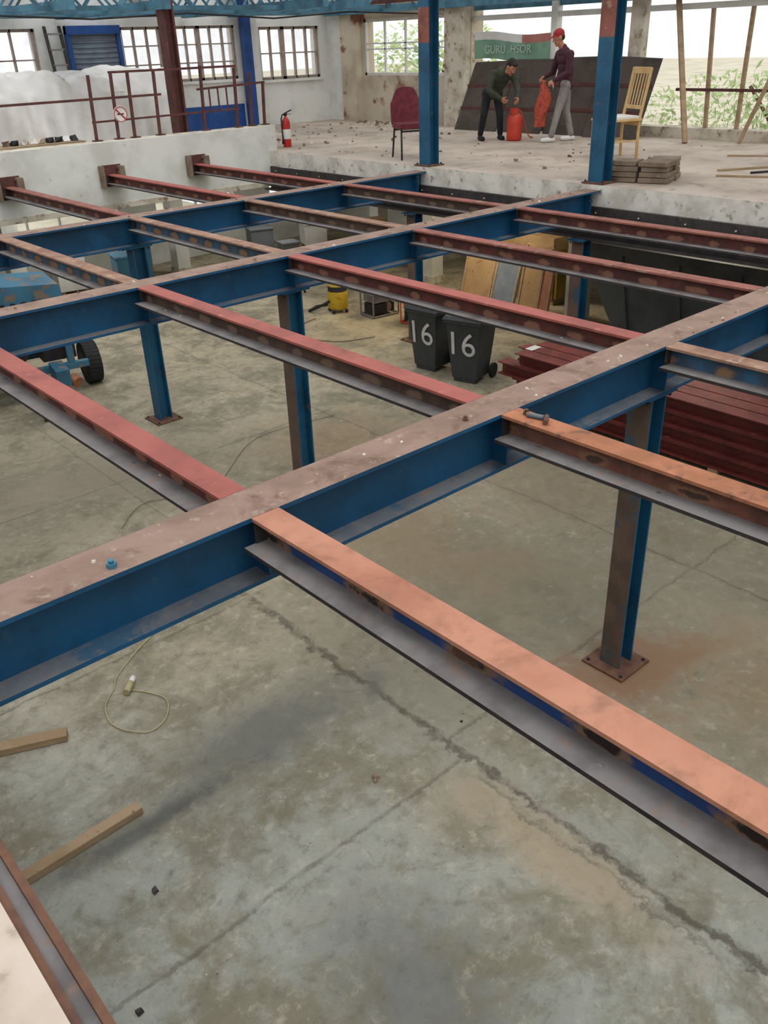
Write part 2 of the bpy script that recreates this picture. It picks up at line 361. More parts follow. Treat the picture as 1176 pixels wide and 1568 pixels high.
m.box(8.30,8.34,-4,12.05,TOP-.30,TOP-.17,'steel_dark')
y=-3.5
while y<12:
    m.tube((8.29,y,TOP-.23),(8.30,y,TOP-.23),.009,'plinth',n=8); y+=.55
m.build('edge_beam_channel')
for x in (4.20,5.63,7.0):
    m=MB()
    m.box(x-.16,x+.16,12.06,12.09,TOP-.16,TOP+.12,'rust_brown'); m.box(x-.17,x-.13,11.96,12.06,TOP-.16,TOP+.12,'stone')
    m.box(x+.10,x+.18,11.98,12.06,TOP-.14,TOP+.10,'stone'); m.box(x-.13,x-.11,12.0,12.06,TOP-.1,TOP+.08,'steel_dark')
    for a,c in ((-.1,.06),(.1,.06),(-.1,-.1),(.1,-.1)): m.tube((x+a,12.02,TOP+c),(x+a,12.06,TOP+c),.014,'steel_dark',n=6)
    m.build('wall_bracket')
# ---------------------------------------------------------------- columns
def hcol(x,y,z0,z1,w=.15,mat='blue_col',face='col_rust'):
    m=MB(); h=w/2
    m.box(x-h,x-h+.014,y-h,y+h,z0,z1,mat,left=face); m.box(x+h-.014,x+h,y-h,y+h,z0,z1,mat); m.box(x-h+.014,x+h-.014,y-.006,y+.006,z0,z1,mat)
    m.box(x-.16,x+.16,y-.16,y+.16,z0,z0+.015,'rust')
    for a in (-.13,.13):
        for c in (-.13,.13): nut(m,x+a,y+c,z0+.015,.012)
    m.box(x-.14,x+.14,y-.10,y+.10,z1-.016,z1-.001,mat)
    for a in (-.11,.11):
        for c in (-.07,.07): nut(m,x+a,y+c,z1-.045,.012)
    return m.build('steel_column')
for y in (A1,A2,A3,A0): hcol(4.18,y,0,TOP-.29,face='col_rust' if y in (A1,A2) else 'blue_col')
for y in (A1,A2,A3): hcol(8.22,y,0,TOP-.50)
def upcol(x,y):
    m=MB(); h=.09
    for z0,z1,k in ((SL,3.72,'blue_col'),(3.72,4.10,'top_redbrown'),(4.10,4.75,'blue_col')):
        m.box(x-h,x-h+.014,y-h,y+h,z0,z1,k); m.box(x+h-.014,x+h,y-h,y+h,z0,z1,'blue_col'); m.box(x-h+.014,x+h-.014,y-.006,y+.006,z0,z1,'blue_col')
    m.box(x-.14,x+.14,y-.14,y+.14,SL,SL+.018,'rust')
    for a in (-.11,.11):
        for c in (-.11,.11): nut(m,x+a,y+c,SL+.018,.014)
    m.build('upper_steel_column')
upcol(8.49,8.66); upcol(8.49,5.97); upcol(8.49,2.6)
for x,y in ((10.75,10.9),(10.3,7.45),(8.1,15.0),(4.9,14.6),(11.9,13.6),(12.2,3.5)):
    m=MB(); m.box(x-.13,x+.13,y-.13,y+.13,0,2.08,'whitewall'); m.box(x-.2,x+.2,y-.2,y+.2,1.95,2.08,'whitewall'); m.box(x-.15,x+.15,y-.15,y+.15,0,.12,'plinth'); m.build('concrete_post')

# ---------------------------------------------------------------- walls
XW,YW=12.95,16.1
def wallX(m,Y,x0,x1,z0,z1,holes,mat,t=.3):
    xs=sorted(set([x0,x1]+[h[0] for h in holes]+[h[1] for h in holes])); zs=sorted(set([z0,z1]+[h[2] for h in holes]+[h[3] for h in holes]))
    for i in range(len(xs)-1):
        for j in range(len(zs)-1):
            cx=(xs[i]+xs[i+1])/2; cz=(zs[j]+zs[j+1])/2
            if any(h[0]<cx<h[1] and h[2]<cz<h[3] for h in holes): continue
            k=mat(cx,cz) if callable(mat) else mat
            m.box(xs[i],xs[i+1],Y,Y+t,zs[j],zs[j+1],k)
def wallY(m,X,y0,y1,z0,z1,holes,mat,t=.3):
    ys=sorted(set([y0,y1]+[h[0] for h in holes]+[h[1] for h in holes])); zs=sorted(set([z0,z1]+[h[2] for h in holes]+[h[3] for h in holes]))
    for i in range(len(ys)-1):
        for j in range(len(zs)-1):
            cx=(ys[i]+ys[i+1])/2; cz=(zs[j]+zs[j+1])/2
            if any(h[0]<cx<h[1] and h[2]<cz<h[3] for h in holes): continue
            k=mat(cx,cz) if callable(mat) else mat
            m.box(X,X+t,ys[i],ys[i+1],zs[j],zs[j+1],k)
CE=4.62
W1=(8.15,10.55,3.2,4.12); W2=(11.1,12.6,3.14,4.08); W0=(4.2,6.6,3.2,4.12)
G=[(3.2,4.6,.9,1.75),(5.2,7.6,.9,1.75),(8.3,10.2,.9,1.75),(11,12.4,.9,1.75)]
m=MB(); wallX(m,YW,-3,XW+.3,0,CE,[W0,W1,W2]+G,lambda x,z:'brick' if z>2 else 'whitewall')
m.box(8.0,10.6,YW-.01,YW,2.3,2.75,'skirt_blue')
m.build('wall_back_left')
W3=(12.72,15.12,3.15,4.15); OP=(-4.0,12.1,2.45,4.45)
m=MB(); wallY(m,XW,-5,YW,2.0,CE,[W3,OP],lambda y,z:'plaster' if y>12.05 else 'plinth')
wallY(m,XW,-5,YW,0,2.0,[],'whitewall')
m.box(XW-.18,XW,15.15,15.62,SL,CE,'plaster'); m.box(XW-.18,XW,12.12,12.62,SL,CE,'plinth'); m.box(XW-.12,XW,15.62,16.1,SL,CE,'white')
m.build('wall_back_right')
def windowX(name,Y,x0,x1,z0,z1,nx,nz,fr=.04,mat='white',glass='glass',thick=()):
    m=MB(); a,bq=Y+.05,Y+.12
    for x in (x0,x1-fr): m.box(x,x+fr,a,bq,z0,z1,mat)
    for z in (z0,z1-fr): m.box(x0,x1,a,bq,z,z+fr,mat)
    for i in range(1,nx):
        x=x0+(x1-x0)*i/nx; q=fr*(.9 if i in thick else .3); m.box(x-q,x+q,a,bq,z0,z1,mat)
    for j in range(1,nz):
        z=z0+(z1-z0)*j/nz; m.box(x0,x1,a+.01,bq-.01,z-fr*.25,z+fr*.25,mat)
    if glass: m.box(x0+fr,x1-fr,Y+.08,Y+.085,z0+fr,z1-fr,glass)
    m.box(x0-.05,x1+.05,Y-.04,Y+.12,z0-.05,z0,'white')
    return m.build(name)
windowX('window_1',YW,*W0,6,2,.045,mat='frame')
windowX('window_2',YW,*W1,9,3,.045,mat='frame',thick=(3,6))
windowX('window_3',YW,*W2,5,2,.05,mat='frame',thick=(2,))
for i,g in enumerate(G): windowX('window_%d'%(5+i),YW,*g,4,2,.05)
m=MB()
y0,y1,z0,z1=W3
for y in (y0,y1-.05): m.box(XW+.05,XW+.11,y,y+.05,z0,z1,'white')
for z in (z0,z1-.05): m.box(XW+.05,XW+.11,y0,y1,z,z+.05,'white')
for i in (1,2,3):
    y=y0+(y1-y0)*i/4; m.box(XW+.06,XW+.10,y-.018,y+.018,z0,z1,'white')
for zz in (3.62,3.72): m.box(XW+.06,XW+.10,y0,y1,zz-.014,zz+.014,'white')
m.build('window_4')
m=MB()
m.box(XW+.05,XW+.13,-4,12.1,4.02,4.10,'white'); m.box(XW+.05,XW+.13,-4,12.1,4.18,4.26,'teal'); m.box(XW+.05,XW+.11,-4,7.9,2.95,2.99,'rust_brown')
for y in (7.35,6.85,6.3,5.4,4.6,3.2): m.bar((XW+.09,y,2.45),(XW+.09,y+random.uniform(-.12,.12),4.1),.05,.05,'white' if random.random()<.5 else 'wood')
m.box(XW,XW+.16,8.55,8.78,2.45,4.45,'plinth'); m.box(XW,XW+.14,10.2,10.32,2.45,4.45,'white')
m.build('window_9')
for (ya,yb,dx) in ((7.25,8.05,.5),(6.6,6.1,.15),(5.9,5.6,.2)):
    m=MB(); m.bar((XW-dx-.1,ya,SL+.01),(XW-.06,yb-.1,4.15),.07,.05,'wood'); m.build('timber_prop')
m=MB(); m.box(-3,17,-5.3,-5,0,5.2,'whitewall'); m.build('unseen_wall_right')  # unseen wall, added to enclose the hall and give the sky light direction
m=MB(); m.box(-3.3,-3,-5,17.2,0,5.2,'whitewall'); m.build('unseen_wall_near')  # unseen wall, added likewise to shut out low sky light
m=MB()  # out-of-view roof in strips; gaps added so sky light fills the back
for x0,x1 in ((8.2,8.9),(10.3,10.9),(12.5,13.25)): m.box(x0,x1,-5,16.4,4.75,4.85,'roof')
for x0,x1 in ((-3,-1.5),(0.2,1.2),(3.0,3.8),(5.6,6.3)): m.box(x0,x1,12.2,16.4,4.75,4.85,'roof')
m.build('unseen_gapped_ceiling')
def truss(name,p0,p1,dz,n,mat,r=.03):
    m=MB(); p0=Vector(p0);p1=Vector(p1);u=Vector((0,0,dz))
    m.bar(p0,p1,r*2,r*2,mat); m.bar(p0+u,p1+u,r*2,r*2,mat)
    for i in range(n):
        a=p0.lerp(p1,i/n);c=p0.lerp(p1,(i+.5)/n)+u;d=p0.lerp(p1,(i+1)/n)
        m.bar(a,c,r,r,mat);m.bar(c,d,r,r,mat)
    return m.build(name)
for y in (12.9,14.2,15.5): truss('roof_truss',(-2,y,4.28),(12.9,y,4.28),.32,26,'teal')
truss('roof_truss',(8.9,-4,4.42),(8.9,12.2,4.42),.25,24,'teal')
truss('roof_truss',(11.6,-4,4.36),(11.6,16,4.36),.3,30,'rust_brown')
for x,y0,y1,k in ((9.4,11.8,16,'teal'),(10.4,12,16,'teal'),(7.0,12.3,16,'teal'),(5.6,12.3,16,'teal'),(12.7,-4,16,'teal')):
    m=MB(); m.box(x-.05,x+.05,y0,y1,4.24,4.36,k); m.build('roof_purlin')
m=MB(); m.path([(4.5,12.6,4.2),(6,12.62,4.14),(7.5,12.6,4.2),(9,12.6,4.12),(10.5,12.6,4.2),(12,12.5,4.16)],.012,'dark'); m.build('hanging_cable')
m=MB(); m.box(6.97,7.0,12.42,12.60,2.28,4.75,'rust_brown'); m.box(7.12,7.15,12.42,12.60,2.28,4.75,'rust_brown'); m.box(7.0,7.12,12.50,12.52,2.28,4.75,'rust_brown'); m.build('brown_steel_column')
m=MB(); m.box(10.62,10.80,YW-.18,YW-.05,2.28,4.75,'skirt_blue'); m.box(10.80,10.96,YW-.15,YW-.05,2.28,4.75,'white'); m.build('blue_pilaster')
m=MB(); Y=12.30
for x,z0,z1 in ((5.62,2.665,3.48),(5.95,2.665,3.5),(6.20,2.665,3.5),(6.6,2.665,3.5),(7.36,2.665,3.53),(7.94,2.665,3.48),(8.2,2.665,3.4),(8.44,2.665,3.26)):
    m.bar((x,Y,z0),(x+.03,Y,z1),.035,.035,'rust_brown'); m.box(x-.05,x+.07,Y-.05,Y+.05,2.662,2.675,'rust_brown')
m.bar((4.0,Y,3.18),(6.7,Y,3.19),.03,.03,'rust_brown'); m.bar((5.95,Y,3.5),(8.0,Y,3.5),.03,.03,'rust_brown')
m.bar((7.3,Y,3.22),(8.5,Y,3.26),.03,.03,'rust_brown'); m.bar((5.6,Y,2.9),(8.0,Y,2.92),.025,.025,'rust_brown')
for x in (7.5,7.65,7.8): m.bar((x,Y,2.92),(x,Y,3.22),.018,.018,'rust_brown')
m.build('steel_railing')
m=MB(); c=(6.02,Y-.03,2.98)
m.tube((c[0],c[1]+.004,c[2]),(c[0],c[1],c[2]),.105,'white',n=32,smooth=False)
for i in range(32):
    t0,t1=2*math.pi*i/32,2*math.pi*(i+1)/32
    m.bar((c[0]+.095*math.cos(t0),c[1]-.003,c[2]+.095*math.sin(t0)),(c[0]+.095*math.cos(t1),c[1]-.003,c[2]+.095*math.sin(t1)),.006,.018,'red',up=(0,1,0))
m.bar((c[0]-.065,c[1]-.004,c[2]+.065),(c[0]+.065,c[1]-.004,c[2]-.065),.016,.006,'red',up=(0,1,0)); m.box(c[0]-.05,c[0]+.05,c[1]-.003,c[1]-.001,c[2]-.008,c[2]+.008,'dark')
m.build('no_smoking_sign')
def sheetf(u,v):
    x=3.0+4.5*u; prof=[(13.2,2.29),(13.25,2.7),(13.3,3.2),(13.45,3.46),(13.9,3.5),(14.4,3.46),(14.6,3.2),(14.7,2.29)]
    t=v*(len(prof)-1); i=min(int(t),len(prof)-2); f=t-i
    y=prof[i][0]*(1-f)+prof[i+1][0]*f; z=prof[i][1]*(1-f)+prof[i+1][1]*f
    k=math.sin(x*9+v*5)*.05+math.sin(x*3.1+v*9)*.07+math.sin(x*17+v*13)*.024+math.sin(x*29-v*7)*.012
    if v<.02: k*=.2
    return (x+k*.5,y+k,max(2.29,z+(k*.8 if .3<v<.8 else 0)-.12*max(0,u-.8)*5*v))
m=MB(); m.grid(sheetf,140,40,'sheet')
m.build('dust_sheet_covered_stack')
m=MB()
for x in (6.74,7.0): m.bar((x,YW-.4,2.28),(x,YW-.08,4.15),.05,.03,'steel_dark')
for i in range(8):
    t=(i+.5)/8; m.bar((6.74,YW-.4+.32*t,2.28+1.87*t),(7.0,YW-.4+.32*t,2.28+1.87*t),.03,.03,'chrome')
m.build('ladder')
m=MB(); m.box(7.15,8.0,YW-.09,YW-.05,2.3,4.05,'shutter')
for i in range(22): m.tube((7.15,YW-.09,2.34+i*.078),(8.0,YW-.09,2.34+i*.078),.02,'shutter',n=6)
m.box(7.08,7.15,YW-.14,YW-.05,2.3,4.15,'skirt_blue'); m.box(8.0,8.07,YW-.14,YW-.05,2.3,4.15,'skirt_blue'); m.box(7.08,8.07,YW-.16,YW-.05,4.02,4.15,'skirt_blue')
m.build('roller_shutter')
m=MB(); m.box(4.3,5.6,12.62,13.0,2.62,2.66,'wood')
for x in (4.4,5.5):
    for y in (12.66,12.96): m.bar((x-.08,y,2.28),(x,y,2.62),.04,.04,'wood')
m.build('trestle_bench')
m=MB(); random.seed(8)
for i in range(9):
    x=4.5+i*.12; m.hexa([(x+random.uniform(-.02,.02)+dx,12.75+random.uniform(-.05,.05)+dy,2.665+dz) for dx,dy,dz in ((0,0,0),(.1,0,0),(.1,.12,0),(0,.12,0),(.01,.01,.06),(.09,.02,.07),(.08,.1,.05),(.02,.1,.06))],random.choice(('stone','dark','sheet','plinth')))
m.build('bench_clutter')

# ---------------------------------------------------------------- slab objects
def extinguisher(x,y,z):
    m=MB(); m.lathe((x,y,z),[(.062,0),(.065,.01),(.065,.36),(.055,.40),(.03,.43),(.02,.44),(.02,.47)],'red',n=20)
    m.box(x-.02,x+.02,y-.02,y+.02,z+.46,z+.50,'dark'); m.bar((x,y,z+.50),(x+.11,y-.02,z+.54),.02,.015,'dark'); m.bar((x,y,z+.48),(x+.10,y-.02,z+.48),.02,.012,'chrome')
    m.path([(x,y,z+.48),(x-.06,y,z+.48),(x-.085,y,z+.42),(x-.085,y,z+.25),(x-.08,y,z+.14)],.011,'dark'); m.tube((x-.08,y,z+.14),(x-.08,y,z+.05),.012,'dark',r1=.022)
    m.lathe((x,y,z+.12),[(.0655,0),(.0662,.005),(.0662,.14),(.0655,.145)],'white',n=20)
    m.build('fire_extinguisher')
extinguisher(8.85,12.30,SL)
def gas(x,y,z):
    m=MB(); m.lathe((x,y,z),[(.10,0),(.115,.01),(.12,.03),(.12,.31),(.105,.36),(.06,.395),(.03,.40)],'gasred',n=24)
    for i in range(12):
        t0=2*math.pi*i/16;t1=2*math.pi*(i+1)/16
        m.bar((x+.075*math.cos(t0),y+.075*math.sin(t0),z+.43),(x+.075*math.cos(t1),y+.075*math.sin(t1),z+.43),.008,.08,'gasred')
    m.tube((x,y,z+.39),(x,y,z+.45),.02,'chrome'); m.tube((x-.03,y,z+.44),(x+.05,y,z+.44),.012,'chrome')
    m.path([(x+.05,y,z+.44),(x+.12,y-.02,z+.42),(x+.18,y-.05,z+.25),(x+.26,y-.08,z+.05),(x+.4,y-.05,z+.015),(x+.5,y+.1,z+.015)],.009,'orange')
    m.build('gas_cylinder')
gas(11.42,9.72,SL)
def redchair(loc,rot):
    m=MB()
    def curve(u,v):
        a=(u-.5)*1.3; w=.22; x=w*math.sin(a)/math.sin(.65); zz=.40+.44*v
        rnd=1-(abs(u-.5)*2)**4*(max(0,v-.55)/.45)**1.0*.55-(abs(u-.5)*2)**4*(max(0,.25-v)/.25)*.3
        return (x*(1-.12*v**3),.20+.05*(1-math.cos(a))*-2+.08*v,.42+(zz-.42)*rnd)
    m.grid(curve,16,14,'maroon'); m.grid(lambda u,v:Vector(curve(u,v))+Vector((0,-.03,0)),16,14,'maroon')
    for e in range(16):
        for vv in (0,1):
            pa,pb=Vector(curve(e/16,vv)),Vector(curve((e+1)/16,vv)); m.poly([pa,pb,pb+Vector((0,-.03,0)),pa+Vector((0,-.03,0))],'maroon')
    for e in range(14):
        for uu in (0,1):
            pa,pb=Vector(curve(uu,e/14)),Vector(curve(uu,(e+1)/14)); m.poly([pa,pb,pb+Vector((0,-.03,0)),pa+Vector((0,-.03,0))],'maroon')
    m.box(-.21,.21,-.22,.17,.37,.43,'maroon')
    for s in (-1,1):
        m.path([(s*.20,.22,0),(s*.185,.16,.36),(s*.18,.19,.5),(s*.17,.235,.7)],.013,'steel_dark')
        m.path([(s*.20,-.22,0),(s*.185,-.17,.36),(s*.18,0,.365),(s*.185,.16,.36)],.013,'steel_dark')
    m.tube((-.185,.16,.34),(.185,.16,.34),.011,'steel_dark'); m.tube((-.185,-.17,.34),(.185,-.17,.34),.011,'steel_dark')
    m.build('stacking_chair',loc=loc,rotz=rot,scale=1.06)
redchair((8.95,9.48,SL),ROTV+.25)
def woodchair(loc,rot):
    m=MB(); W='wood_pale'
    for s in (-1,1):
        m.bar((-.2,s*.19,0),(-.2,s*.19,.43),.035,.035,W)
        m.path([(.20,s*.18,0),(.19,s*.18,.3),(.20,s*.18,.48),(.25,s*.18,.75),(.29,s*.18,.98)],.019,W)
        m.bar((-.2,s*.19,.2),(.19,s*.18,.2),.018,.02,W)
    m.box(-.23,.21,-.215,.215,.42,.445,W); m.box(-.21,.18,-.195,.195,.445,.475,'sheet')
    m.bar((-.2,-.19,.39),(-.2,.19,.39),.02,.05,W); m.bar((.19,-.18,.39),(.19,.18,.39),.02,.05,W)
    m.bar((.285,-.18,.95),(.285,.18,.95),.022,.07,W,up=(0,0,1)); m.bar((.21,-.18,.56),(.21,.18,.56),.02,.04,W)
    for k in (-.12,-.06,0,.06,.12): m.bar((.213,k,.56),(.28,k,.93),.018,.012,W)
    m.bar((0,-.19,.2),(0,.19,.2),.018,.018,W)
    m.build('dining_chair',loc=loc,rotz=rot,bevel=.004,scale=1.08)
woodchair((10.4,7.12,SL),ROTV+.3)
random.seed(5); m=MB()
for r in range(4):
    for c in range(4):
        if r==3 and c>2: continue
        cx=(c%2)*.30-.15; cy=(c//2)*.34-.17; z=SL+.005+r*.055; a=random.uniform(-.12,.12)
        ca,sa=math.cos(a),math.sin(a); w,d=.14+random.uniform(-.01,.02),.16+random.uniform(-.02,.01)
        P=[(cx+ca*x*w-sa*y*d,cy+sa*x*w+ca*y*d) for x,y in ((-1,-1),(1,-1),(1,1),(-1,1))]
        m.hexa([(p[0],p[1],z) for p in P]+[(p[0],p[1],z+.05) for p in P],'stone')
m.build('paving_slab_stack',loc=(8.98,5.72,0),rotz=.3,bevel=.006)
m=MB(); random.seed(11)
def pebble(m,x,y,z,r,k):
    P=[]
    for dx,dy,dz in ((-1,-1,0),(1,-1,0),(1,1,0),(-1,1,0),(-.7,-.7,1),(.7,-.7,1),(.7,.7,1),(-.7,.7,1)):
        P.append((x+dx*r*random.uniform(.5,1.1),y+dy*r*random.uniform(.5,1.1),z+dz*r*random.uniform(.5,1.2)))
    m.hexa(P,k)
for i in range(190):
    x=random.uniform(8.7,12.2); y=random.uniform(6.4,15.8) if random.random()<.7 else random.uniform(12.5,15.8)
    if abs(x-11.6)<.6 and abs(y-9.7)<.5: continue
    pebble(m,x,y,SL,random.choice((.01,.012,.015,.02,.03)),random.choice(('stone','plinth','rust','stone')))
for i in range(60): pebble(m,12.7-abs(random.gauss(0,.25)),random.uniform(12.7,15),SL,random.uniform(.02,.045),random.choice(('stone','plinth')))
m.build('rubble_debris')
m=MB()
for p in (((9.6,5.2,SL+.012),(10.2,3.9,SL+.012)),((10.0,5.4,SL+.012),(11.4,4.6,SL+.012)),((11.3,6.0,SL+.012),(11.9,4.9,SL+.012))):
    m.bar(*p,.035,.02,'wood')
m.path([(10.0,5.0,SL+.014),(10.3,4.8,SL+.02),(10.6,4.9,SL+.014),(10.9,4.5,SL+.02),(11.3,4.4,SL+.014)],.012,'dark')
m.build('scrap_timber')
random.seed(2)
yy=11.95
while yy>8.35:
    w=random.uniform(.75,1.0); m=MB(); lean=random.uniform(.35,.5); h=random.uniform(1.05,1.2); t=random.uniform(-.06,.06)
    b0,b1=Vector((XW-.1-lean,yy,SL)),Vector((XW-.1-lean,yy-w,SL)); t0,t1=Vector((XW-.1,yy+t,SL+h)),Vector((XW-.1,yy-w+t,SL+h+random.uniform(-.08,.05)))
    off=Vector((.03,0,.012))
    m.hexa([b0,b1,b1+off,b0+off,t0,t1,t1+off,t0+off],'darkpanel')
    for k in (.33,.66): m.bar(b0.lerp(t0,k)+Vector((-.01,0,0)),b1.lerp(t1,k)+Vector((-.01,0,0)),.012,.05,'rust_brown')
    m.build('leaning_board'); yy-=w*1.01
m=MB()
def ban(u,v):
    y=12.0-1.7*u; return (XW-.02+math.sin(u*9)*.02,y,3.42+.42*v-.06*u+.02*math.sin(u*7))
m.grid(ban,24,6,'sheet')
def ban2(u,v):
    p=Vector(ban(u,v*.7+.0)); p.x-=.006; return p
m.grid(ban2,24,4,'green')
def ban3(u,v):
    p=Vector(ban(u*.35+.65,v*.3+.7)); p.x-=.006; return p
m.grid(ban3,10,4,'bred')
bn=m.build('advertising_banner')
def text(s,size,mat,parent,mtx,ext=.002):
    cu=bpy.data.curves.new('lettering','FONT'); cu.body=s; cu.size=size; cu.extrude=ext; cu.align_x='CENTER'; cu.align_y='CENTER'
    o=bpy.data.objects.new('lettering',cu); scene.collection.objects.link(o); o.data.materials.append(M[mat]); o.parent=parent; o.matrix_local=mtx; return o
text('GURU  HSOR',.18,'btext',bn,Matrix.Translation((XW-.055,11.2,3.56))@Matrix.Rotation(-math.pi/2,4,'Z')@Matrix.Rotation(math.pi/2,4,'X'))

# ---------------------------------------------------------------- floor objects
BS=.84
def wheelie(loc,rot,name='wheelie_bin'):
    e=MB()
    def ring(z,hw,f,bk): return [(f,-hw,z),(f,hw,z),(bk,hw,z),(bk,-hw,z)]
    lo=ring(.06,.20,-.23,.17); hi=ring(.93,.27,-.31,.28)
    e.hexa([lo[0],lo[3],lo[2],lo[1]]+[hi[0],hi[3],hi[2],hi[1]],'bin')
    e.box(-.34,.31,-.30,.30,.90,.95,'bin')
    e.hexa([(-.36,-.31,.95),(.33,-.31,.95),(.33,.31,.95),(-.36,.31,.95),(-.33,-.28,1.0),(.30,-.28,1.04),(.30,.28,1.04),(-.33,.28,1.0)],'bin')
    e.box(.28,.40,-.22,-.18,.93,.99,'bin'); e.box(.28,.40,.18,.22,.93,.99,'bin'); e.tube((.39,-.24,.97),(.39,.24,.97),.018,'bin')
    e.tube((.20,-.27,.11),(.20,.27,.11),.012,'chrome')
    for s in (-1,1): e.tube((.20,s*.235,.11),(.20,s*.285,.11),.11,'dark',n=20)
    e.box(-.22,-.10,-.18,.18,0,.06,'bin')
    ob=e.build(name,loc=loc,rotz=rot,bevel=.010,scale=BS)
    R=Matrix.Rotation(-math.pi/2,4,'Z')@Matrix.Rotation(math.pi/2,4,'X')
    text('16',.42,'binink',ob,Matrix.Translation((-.290*BS,.03,.58*BS))@Matrix.Rotation(math.atan2(-.08,.87),4,'Y')@R)
    return ob
wheelie((7.60,7.02,0),.28); wheelie((7.60,7.68,0),.12)
m=MB(); random.seed(4)
z=.06
for y in (1,3.5,6.0): m.box(7.20,7.98,y-.05,y+.05,0,.06,'wood')
for r in range(4):
    h=.145; n=4
    for c in range(n):
        x=7.29+c*.198; y0=-1+random.uniform(-.2,.2); y1=6.2+random.uniform(-.12,.08)-(r%2)*.1
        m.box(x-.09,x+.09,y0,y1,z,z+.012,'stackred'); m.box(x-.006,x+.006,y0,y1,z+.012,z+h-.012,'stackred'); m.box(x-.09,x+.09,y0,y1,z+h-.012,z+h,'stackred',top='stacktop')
    z+=h+.004
for y in (5.9,4.2,3.0): m.box(7.38,7.55,y,y+.10,z,z+.004,'white')
m.build('steel_section_stack')
m=MB()
m.hexa([(9.9,3.6,.12),(11.2,3.6,.12),(11.2,6.5,.12),(9.9,6.5,.12),(9.55,3.2,1.35),(11.3,3.2,1.35),(11.3,6.95,1.35),(9.55,6.95,1.35)],'skip',top='dark')
m.box(9.5,11.35,3.15,3.22,1.3,1.4,'skip'); m.box(9.5,11.35,6.93,7.0,1.3,1.4,'skip'); m.box(9.5,9.57,3.15,7.0,1.3,1.4,'skip'); m.box(11.3,11.37,3.15,7.0,1.3,1.4,'skip')
for y in (3.9,4.7,5.5,6.3): m.bar((9.87,y,.14),(9.55,y,1.33),.06,.05,'skip',up=(1,0,0))
for y in (3.9,6.2):
    for x in (10.05,11.0): m.tube((x,y-.04,.07),(x,y+.04,.07),.07,'dark',n=16)
m.build('waste_skip',bevel=.008)
def board(c,w,h,lean,rot,mat='ply'):
    m=MB(); m.hexa([(0,-w/2,0),(.02,-w/2,0),(.02,w/2,0),(0,w/2,0),(lean,-w/2,h),(lean+.02,-w/2,h),(lean+.02,w/2,h),(lean,w/2,h)],mat)
    m.bar((0.01,-w/2+.03,.02),(lean-.0,-w/2+.03,h-.02),.03,.03,'wood'); m.bar((0.01,w/2-.03,.02),(lean-.0,w/2-.03,h-.02),.03,.03,'wood'); m.build('plywood_board',loc=c,rotz=rot)
board((10.1,8.2,0),.55,1.05,.2,-.1); board((10.2,9.4,0),.6,.85,.25,.1); board((9.95,7.85,0),.25,.9,.15,-.1,'top_orange'); board((10.15,8.8,0),.5,.7,.2,0,'shutter')
m=MB(); m.box(10.9,11.6,8.3,9.9,.1,.75,'crate')
for i in range(6): m.box(10.87,10.9,8.35+i*.27,8.42+i*.27,.1,.75,'crate')
m.box(10.85,11.65,8.25,9.95,.75,.80,'crate'); m.box(10.9,11.6,8.4,9.8,.8,1.02,'ply')
for y in (8.4,9.1,9.75): m.box(10.9,11.6,y-.05,y+.05,0,.1,'wood')
m.build('yellow_site_box',bevel=.006)
def canister(x,y,k='yellow'):
    m=MB(); m.lathe((x,y,.06),[(.14,0),(.16,.03),(.165,.25),(.15,.28),(.15,.36),(.10,.42),(.03,.43)],k,n=20,mats=[k,k,k,'dark',k,'dark'])
    for a in range(4): t=a*math.pi/2+.4; m.ell((x+.15*math.cos(t),y+.15*math.sin(t),.03),.03,'dark',nu=10,nv=6)
    m.path([(x-.1,y,.45),(x-.06,y,.52),(x+.06,y,.52),(x+.1,y,.45)],.012,'dark')
    m.path([(x-.16,y,.2),(x-.3,y+.1,.12),(x-.35,y+.3,.03),(x-.1,y+.45,.02),(x+.2,y+.4,.02)],.02,'dark'); m.build('wet_dry_vacuum')
canister(8.40,10.65)
def genset(x,y,k,rot=0):
    m=MB()
    for a in (-.24,.24):
        m.path([(a,-.17,.02),(a,-.17,.36),(a,.17,.36),(a,.17,.02),(a,-.17,.02)],.014,k)
    for b_ in (-.17,.17): m.tube((-.24,b_,.36),(.24,b_,.36),.014,k); m.tube((-.24,b_,.02),(.24,b_,.02),.014,k)
    m.box(-.2,.05,-.13,.13,.05,.2,'dark'); m.box(-.2,.2,-.14,.14,.22,.34,k); m.tube((.06,-.12,.13),(.06,.12,.13),.085,'chrome',n=18); m.box(.12,.21,-.1,.1,.05,.18,'dark')
    m.build('portable_generator',loc=(x,y,0),rotz=rot,bevel=.006)
genset(8.9,9.35,'orange',.4); genset(8.75,10.05,'flange_grey',-.1)
def rope(name,pts,r,mat,z=.01):
    P=[Vector((p[0],p[1],z if len(p)<3 else p[2])) for p in pts]; out=[]
    for i in range(len(P)-1):
        a=P[max(i-1,0)];b_=P[i];c=P[i+1];d=P[min(i+2,len(P)-1)]
        for k in range(8):
            t=k/8; out.append(.5*((2*b_)+(-a+c)*t+(2*a-5*b_+4*c-d)*t*t+(-a+3*b_-3*c+d)*t*t*t))
    out.append(P[-1]); m=MB(); m.path(out,r,mat,n=8); return m
m=rope('c',[(1.41,4.20),(1.38,4.33),(1.43,4.50),(1.55,4.62),(1.62,4.72),(1.8,4.85),(1.97,4.95),(2.3,5.1),(2.7,5.15)],.004,'cable')
pp=[(1.41,4.20),(1.52,4.08),(1.66,4.12),(1.75,4.28),(1.68,4.45),(1.60,4.55)]
m2=rope('c',pp,.004,'cable'); b0=len(m.v); m.v+=m2.v; m.f+=[tuple(i+b0 for i in f) for f in m2.f]; m.m+=m2.m; m.sm+=m2.sm
